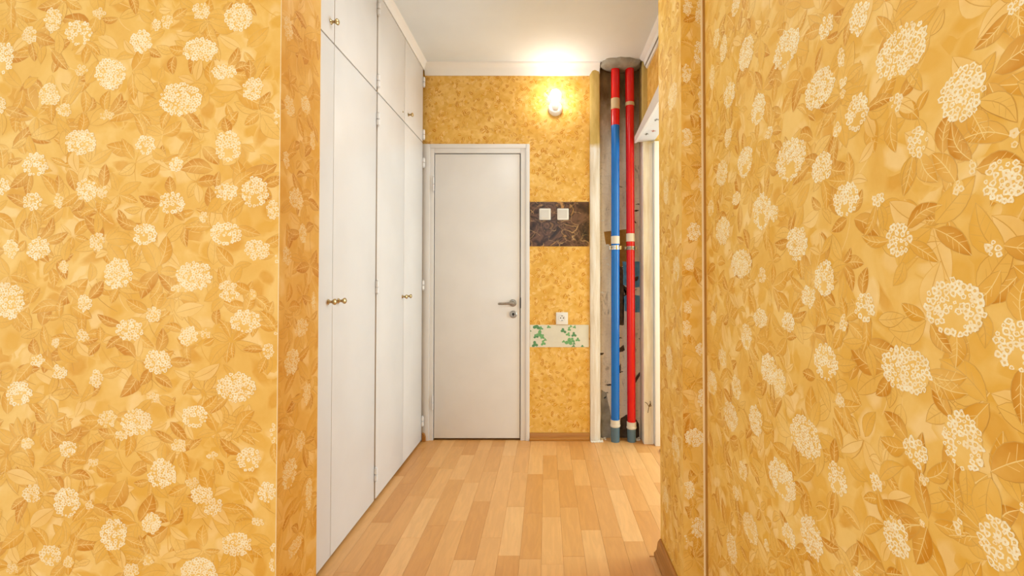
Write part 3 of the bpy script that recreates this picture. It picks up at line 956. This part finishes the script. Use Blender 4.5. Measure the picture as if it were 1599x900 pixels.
# ---------------------------------------------------------------- back door with its frame
bm = bmesh.new()
for (a, b, z0, z1) in ((-0.8735, -0.8215, 0.0, 2.086), (-0.1435, -0.1175, 0.0, 2.086)):
    box(bm, a, b, YB - 0.018, YB + 0.02, z0, z1, 0.003)
box(bm, -0.8215, -0.1435, YB - 0.018, YB + 0.02, 2.056, 2.086, 0.003)
for (a, b) in ((-0.8215, -0.7935), (-0.181, -0.1435)):
    box(bm, a, b, YB - 0.011, YB + 0.07, 0.0, 2.056, 0.002)
box(bm, -0.7935, -0.181, YB - 0.011, YB + 0.07, 2.0225, 2.056, 0.002)
tag(finish('trim_9', bm, M['white']), kind='structure')
bm = bmesh.new()
box(bm, -0.7885, -0.1865, YB - 0.004, YB + 0.036, 0.014, 2.0165, 0.002)
door = tag(finish('door_1', bm, M['white']), kind='structure')


def hinge(parent, x, y, z, h=0.09, r=0.0065, face='y'):
    b = bmesh.new()
    for k in range(2):
        z0 = z - h / 2 + k * (h / 2 + 0.001)
        lathe(b, [(r * .6, z0), (r, z0 + 0.002), (r, z0 + h / 2 - 0.003), (r * .6, z0 + h / 2 - 0.001)], 14, 'z', (x, y, 0))
    lathe(b, [(r * .45, z - h / 2 - 0.006), (r * .8, z - h / 2 - 0.003), (r * .3, z - h / 2)], 10, 'z', (x, y, 0))
    lathe(b, [(r * .3, z + h / 2), (r * .8, z + h / 2 + 0.003), (r * .45, z + h / 2 + 0.006)], 10, 'z', (x, y, 0))
    o = finish('hinge', b, M['white'], parent)
    return o


hinge(door, -0.7965, YB - 0.014, 1.80, 0.10)
hinge(door, -0.7965, YB - 0.014, 0.266, 0.10)
# lever handle
bm = bmesh.new()
hx, hz, hy = -0.235, 0.962, YB - 0.004
lathe(bm, [(0.0255, hy), (0.0255, hy - 0.005), (0.022, hy - 0.009), (0.012, hy - 0.010), (0.0095, hy - 0.014), (0.0095, hy - 0.042), (0.012, hy - 0.048), (0.007, hy - 0.054)], 28, 'y', (hx, 0, hz))
tube(bm, [(hx + 0.004, hy - 0.045, hz), (hx - 0.03, hy - 0.047, hz - 0.001), (hx - 0.06, hy - 0.046, hz - 0.003), (hx - 0.094, hy - 0.043, hz - 0.004), (hx - 0.10, hy - 0.042, hz - 0.004)], [0.010, 0.0085, 0.0075, 0.008, 0.005], 12)
finish('handle', bm, M['steel'], door)['label'] = 'steel lever handle on a round rose'
bm = bmesh.new()
lathe(bm, [(0.0255, hy), (0.0255, hy - 0.005), (0.022, hy - 0.008), (0.001, hy - 0.0085)], 28, 'y', (-0.232, 0, 0.882))
lk = finish('keyhole_rose', bm, M['steel'], door)
lk['label'] = 'round steel lock rose below the handle'
bm = bmesh.new()
lathe(bm, [(0.0085, hy - 0.0075), (0.0085, hy - 0.0105), (0.007, hy - 0.0115), (0.0005, hy - 0.0115)], 18, 'y', (-0.232, 0, 0.884))
box(bm, -0.2345, -0.2295, hy - 0.0098, hy - 0.0075, 0.868, 0.878)
finish('keyhole', bm, M['black'], lk)
bm = bmesh.new()
box(bm, -0.1835, -0.178, YB - 0.0125, YB + 0.01, 0.925, 1.0, 0.001)
finish('strike_plate', bm, M['black'], door)['label'] = 'dark latch plate in the frame gap'

# ---------------------------------------------------------------- built-in cupboards
S1, S2, S3, S4, S0 = 1.8437, 2.3124, 2.7645, 3.1740, 1.3750
ZS = 2.087       # seam between the tall wardrobes and the top cupboards


def cupboard(name, label, cat, group, y0, ym, y1, z0, z1, dz0, dz1, knobs, hinges, gap_mid, labs):
    root = empty(name, (XC, (y0 + y1) / 2, z0), label, cat, group)
    inv = Vector(root.location)

    def put(o):
        o.matrix_parent_inverse = Matrix.Translation(-inv)
        return o
    b = bmesh.new()
    X0, X1, t = -1.44, XC - 0.026, 0.018
    box(b, X0, X1, y0, y0 + t, z0, z1)
    box(b, X0, X1, y1 - t, y1, z0, z1)
    box(b, X0, X1, y0 + t, y1 - t, z1 - t, z1)
    box(b, X0, X1, y0 + t, y1 - t, z0, z0 + t)
    box(b, X0, X0 + 0.008, y0 + t, y1 - t, z0 + t, z1 - t)
    put(finish('body', b, M['carcass'], root, smooth=False))
    e0, e1 = (0.0028, 0.0075) if y0 == S0 else (0.0075, 0.0028)
    for (a, c, lab, kn, hy_) in ((y0 + e0, ym - gap_mid, labs[0], knobs[0], y0), (ym + gap_mid, y1 - e1, labs[1], knobs[1], y1)):
        b = bmesh.new()
        box(b, XC - 0.022, XC, a, c, dz0, dz1, 0.0015)
        d = finish('door', b, M['cupboard'], root)
        put(d)
        b = bmesh.new()
        ky, kz = kn[:2]
        lathe(b, [(0.0105, XC), (0.0105, XC + 0.002), (0.006, XC + 0.005), (0.0052, XC + 0.014), (0.009, XC + 0.019), (0.0125, XC + 0.024), (0.0125, XC + 0.028), (0.008, XC + 0.032), (0.001, XC + 0.033)], 20, 'x', (0, ky, kz))
        if len(kn) == 2:
            finish('knob', b, M['brass'], d)
        elif kn[2] == 'screw':
            b.free()
            b = bmesh.new()
            lathe(b, [(0.005, XC), (0.005, XC + 0.002), (0.003, XC + 0.004), (0.001, XC + 0.004)], 12, 'x', (0, ky, kz))
            finish('knob_screw', b, M['brass'], d)['label'] = 'small brass screw where the knob is missing'
        else:
            b.free()
        if y0 != S0 and hy_ == y0:
            continue            # these hinges sit behind those of the neighbouring door
        for hz_ in hinges:
            s = 1 if hy_ == y0 else -1
            hinge(d, XC + 0.007, hy_ + s * 0.002, hz_, 0.062, 0.009)
    return root


cupboard('tall_wardrobe', 'white tall two-door wardrobe nearest the camera, brass knob pair at its middle seam', 'wardrobe', 'tall built-in wardrobes',
         S0, S1, S2, 0.012, ZS - 0.004, 0.016, ZS - 0.003, ((1.808, 1.038), (1.896, 1.038)), (1.945, 1.088, 0.145), 0.0012, ('', ''))
cupboard('tall_wardrobe', 'white tall two-door wardrobe at the far end, next to the back door frame', 'wardrobe', 'tall built-in wardrobes',
         S2 + 0.003, S3, S4, 0.012, ZS - 0.004, 0.016, ZS - 0.003, ((2.738, 1.024), (2.822, 1.024)), (1.945, 1.088, 0.145), 0.0012, ('', ''))
cupboard('top_cupboard', 'cream two-door top cupboard under the ceiling above the nearest wardrobe', 'cupboard', 'top cupboards under the ceiling',
         S0, S1, S2, ZS + 0.003, 2.609, ZS + 0.004, 2.606, ((1.811, 2.162), (1.868, 2.162, 'none')), (2.513, 2.142), 0.0022, ('', ''))
cupboard('top_cupboard', 'cream two-door top cupboard under the ceiling in the far corner above the far wardrobe', 'cupboard', 'top cupboards under the ceiling',
         S2 + 0.003, S3, S4, ZS + 0.003, 2.609, ZS + 0.004, 2.606, ((2.728, 2.138, 'screw'), (2.836, 2.160)), (2.513, 2.142), 0.0026, ('', ''))

# ---------------------------------------------------------------- things on the back wall
bm = bmesh.new()
box(bm, -0.1165, 0.3035, YB - 0.004, YB - 0.0012, 1.362, 1.677, 0.0005)
tag(finish('marbled_panel', bm, M['panel']), 'dark brown marbled panel on the yellow back wall behind the two switches', 'panel')


def clover(bm, x, z, s, y, q, mi):
    for k in range(3):
        a = PI / 2 + k * 2 * PI / 3 + q.uniform(-.5, .5)
        cx, cz = x + s * .55 * math.cos(a), z + s * .55 * math.sin(a)
        n = 9
        vs = []
        for i in range(n):
            t = 2 * PI * i / n
            rr_ = s * .52 * (1 + 0.12 * math.cos(2 * (t - a)))
            vs.append(bm.verts.new((min(max(cx + rr_ * math.cos(t), -0.1135), 0.297), y - k * 1e-4, min(max(cz + rr_ * math.sin(t), 0.6525), 0.8065))))
        bm.faces.new(vs).material_index = mi


bm = bmesh.new()
box(bm, -0.1150, 0.2995, YB - 0.0034, YB - 0.0012, 0.651, 0.8075, 0.0004)
q = random.Random(17)
for (px, pz, s) in ((838, 510, 9), (845, 513, 5), (857, 511, 4.5), (842, 522, 9.5), (837, 526, 6), (847, 526, 6), (835, 538, 8), (848, 536, 6.5), (851, 531, 4), (828, 517, 3), (880, 517, 7), (889, 514, 5), (891, 510, 3.6), (897, 511, 4), (887, 522.5, 5.5), (896, 523, 6.5), (888, 534, 9.5), (893, 532, 7), (880, 534, 4), (902, 531, 5.5), (896, 537, 3.5), (910, 542, 5), (895, 541, 4)):
    X = (px - 853.0) * 0.0045235
    Z = 0.8077 - (pz - 507.5) * 0.0045035
    clover(bm, X, Z, s * 0.0045 * 0.62, YB - 0.0036, q, q.choice((1, 1, 2)))
tag(finish('clover_border', bm, [M['border'], M['green1'], M['green2']], smooth=False), 'cream paper strip printed with green clover leaves below the wall socket', 'wallpaper border')


def switch(x, z, label, up):
    root = empty('light_switch', (x, YB - 0.004, z), label, 'light switch', 'white light switches on the dark panel')
    b = bmesh.new()
    box(b, -0.041, 0.041, -0.010, 0.0, -0.041, 0.041, 0.0075)
    finish('frame', b, M['plastic_white'], root)
    b = bmesh.new()
    prism(b, [(-0.0095, -0.029), (-0.0115, -0.029), (-0.0175, 0.029), (-0.0095, 0.029)] if up else [(-0.0095, -0.029), (-0.0175, -0.029), (-0.0115, 0.029), (-0.0095, 0.029)], 'x', -0.028, 0.028)
    finish('rocker', b, M['rocker'], root)
    return root


switch(-0.009, 1.5885, 'white square light switch on the dark panel, the one nearer the door frame', False)
switch(0.118, 1.5885, 'white square light switch on the dark panel, the one nearer the pipes', True)

root = empty('wall_socket', (0.1107, YB - 0.0012, 0.8555), 'white square power socket with a round well above the clover strip', 'socket')
b = bmesh.new()
box(b, -0.042, 0.042, -0.010, 0.0, -0.045, 0.041, 0.004)
finish('frame', b, M['plastic_white'], root)
b = bmesh.new()
lathe(b, [(0.023, -0.0095), (0.023, -0.0125), (0.0195, -0.0125), (0.0185, -0.0103), (0.001, -0.0103)], 28, 'y')
finish('well', b, M['plastic_white'], root)
b = bmesh.new()
for s in (-1, 1):
    lathe(b, [(0.0042, -0.0102), (0.0042, -0.0107), (0.0005, -0.0107)], 10, 'y', (s * 0.0095, 0, 0.001))
    box(b, -0.004, 0.004, -0.0118, -0.0102, s * 0.0165 - 0.002, s * 0.0165 + 0.002)
finish('contact', b, M['black'], root)

# wall lamp: bare bulb in a white holder
root = empty('wall_lamp', (0.0637, YB - 0.0012, 2.338), 'bare lit bulb in a round white holder high on the back wall', 'lamp')
b = bmesh.new()
lathe(b, [(0.050, 0.0), (0.050, -0.010), (0.044, -0.022), (0.034, -0.030), (0.030, -0.032), (0.001, -0.032)], 32, 'y')
finish('base', b, M['plastic_white'], root)
b = bmesh.new()
d = Vector((0.0, -0.72, 0.69)).normalized()
pts = [Vector((0, -0.022, 0.0)) + d * t for t in (0.0, 0.018, 0.034)]
tube(b, pts, [0.026, 0.025, 0.021], 20)
finish('socket', b, M['plastic_white'], root)
b = bmesh.new()
seg = 20
rings = []
u = Vector((1, 0, 0)); w = d.cross(u)
for (rd, t) in ((0.014, 0.030), (0.018, 0.040), (0.028, 0.056), (0.0365, 0.074), (0.039, 0.092), (0.035, 0.110), (0.024, 0.124), (0.010, 0.131), (0.001, 0.132)):
    c = Vector((0, -0.022, 0)) + d * t
    rings.append([b.verts.new(c + (u * math.cos(2 * PI * k / seg) + w * math.sin(2 * PI * k / seg)) * rd) for k in range(seg)])
for a_, b_ in zip(rings, rings[1:]):
    for k in range(seg):
        b.faces.new((a_[k], a_[(k + 1) % seg], b_[(k + 1) % seg], b_[k]))
b.faces.new(rings[0]); b.faces.new(rings[-1])
finish('bulb', b, M['bulb'], root)['label'] = 'glowing glass bulb'

# ---------------------------------------------------------------- the two riser pipes


def pipe(name, label, xb, xt, y, sections):
    root = empty(name, (xb, y, 0.0), label, 'pipe', 'riser pipes in the corner recess')
    lean = (xt - xb) / CEIL
    for sec in sections:
        kind, z0, z1, r, m = sec[:5]
        b = bmesh.new()
        if kind == 'clamp':
            lathe(b, [(r - .001, z0), (r + .0025, z0 + .001), (r + .0025, z0 + .010), (r, z0 + .012), (r, z1 - .012), (r + .0025, z1 - .010), (r + .0025, z1 - .001), (r - .001, z1)], 28, 'z')
            zm = (z0 + z1) / 2
            for s in (-1, 1):
                box(b, s * (r + .004) - .007, s * (r + .004) + .007, -.006, .006, z0 + .002, z1 - .002, 0.0015)
                lathe(b, [(.0045, -.016), (.0045, -.009), (.003, -.006)], 8, 'y', (s * (r + .006), 0, zm))
            lathe(b, [(.004, r - .002), (.004, YN - y)], 8, 'y', (0, 0, zm))
        elif kind in ('collar', 'tape_band'):
            lathe(b, [(r * .9, z0), (r, z0 + .0015), (r, z1 - .0015), (r * .9, z1)], 32, 'z')
            if kind == 'collar':
                lathe(b, [(r, z0 + .005), (r + .002, z0 + .007), (r + .002, z0 + .013), (r, z0 + .015)], 32, 'z', cap=False)
        else:
            lathe(b, [(r, z0), (r, z1)], 32, 'z')
        for v in b.verts:
            v.co.x += lean * v.co.z
        o = finish(kind, b, m, root)
        if len(sec) > 5:
            o['label'] = sec[5]
    return root


R = 0.0290
pipe('water_pipe', 'blue riser pipe with red upper end and white collars, left of the two', 0.4805, 0.488, 3.19, (
    ('pipe_stub', 0.0, 0.104, R + .001, M['stub'], 'grey blue foot of the pipe'),
    ('collar', 0.102, 0.152, R + .004, M['collar'], 'white joint collar near the floor'),
    ('pipe_section', 0.150, 1.378, R, M['blue'], 'lower blue length'),
    ('clamp', 1.335, 1.366, R + .0015, M['chrome'], 'metal pipe clamp'),
    ('tape_band', 1.376, 1.432, R + .0012, M['collar'], 'white band'),
    ('pipe_section', 1.430, 2.214, R, M['blue'], 'upper blue length'),
    ('pipe_section', 2.212, 2.326, R + .0008, M['red'], 'short red length under the beige collar'),
    ('collar', 2.324, 2.402, R + .002, M['beige_collar'], 'beige joint collar near the ceiling'),
    ('pipe_section', 2.400, CEIL - 0.001, R + .0008, M['red'], 'top red length')))
pipe('water_pipe', 'red riser pipe with grey foot and white collars, right of the two', 0.594, 0.588, 3.19, (
    ('pipe_stub', 0.0, 0.091, R + .001, M['stub'], 'grey blue foot of the pipe'),
    ('collar', 0.089, 0.137, R + .004, M['collar'], 'white joint collar near the floor'),
    ('pipe_section', 0.135, 1.394, R, M['red'], 'lower red length'),
    ('clamp', 1.334, 1.360, R + .0015, M['steel'], 'metal pipe clamp'),
    ('tape_band', 1.392, 1.450, R + .0012, M['collar'], 'white band'),
    ('pipe_section', 1.448, 2.352, R, M['red'], 'upper red length'),
    ('collar', 2.350, 2.376, R + .002, M['beige_collar'], 'beige joint ring near the ceiling'),
    ('pipe_section', 2.374, CEIL - 0.001, R + .0016, M['red'], 'top red length')))

# twisted wire ends sticking out of the scraped jamb
bm = bmesh.new()
wx, wy, wz = 0.694, 3.127, 0.262
tube(bm, [(wx - .022, wy - .012, wz + .030), (wx - .008, wy - .018, wz + .022), (wx + .002, wy - .014, wz + .004), (wx + .014, wy - .008, wz + .002), (wx + .020, wy + .004, wz + .016)], 0.0022, 6)
tube(bm, [(wx - .002, wy - .012, wz - .042), (wx + .000, wy - .016, wz - .018), (wx + .006, wy - .014, wz + .004), (wx + .018, wy - .004, wz + .022), (wx + .016, wy + .005, wz + .034)], 0.0020, 6)
tube(bm, [(wx + .004, wy - .014, wz + .006), (wx + .016, wy - .016, wz + .014), (wx + .022, wy - .010, wz + .004), (wx + .014, wy + .005, wz - .004)], 0.0018, 6)
tag(finish('wire_end', bm, M['rust']), 'tangle of short rusty wire ends low on the jamb beside the red pipe', 'wire')

# rubble and plaster crumbs at the foot of the recess: uncountable
bm = bmesh.new()
q = random.Random(31)
for k in range(140):
    px = q.choice((q.uniform(0.312, 0.42), q.uniform(0.312, 0.42), q.uniform(0.63, 0.66)))
    py = q.uniform(3.165, 3.19) if px < 0.39 else q.uniform(3.20, 3.28)
    s = q.uniform(0.002, 0.008)
    res = bmesh.ops.create_icosphere(bm, subdivisions=1, radius=s, matrix=Matrix.Translation((px, py, s * .5)) @ Matrix.Rotation(q.uniform(0, 3), 4, 'X') @ Matrix.Diagonal((1, q.uniform(.6, 1.2), q.uniform(.4, .8), 1)))
tag(finish('plaster_crumbs', bm, M['strip'], smooth=False), 'pale plaster crumbs on the floor at the foot of the pipes', 'rubble', kind='stuff')
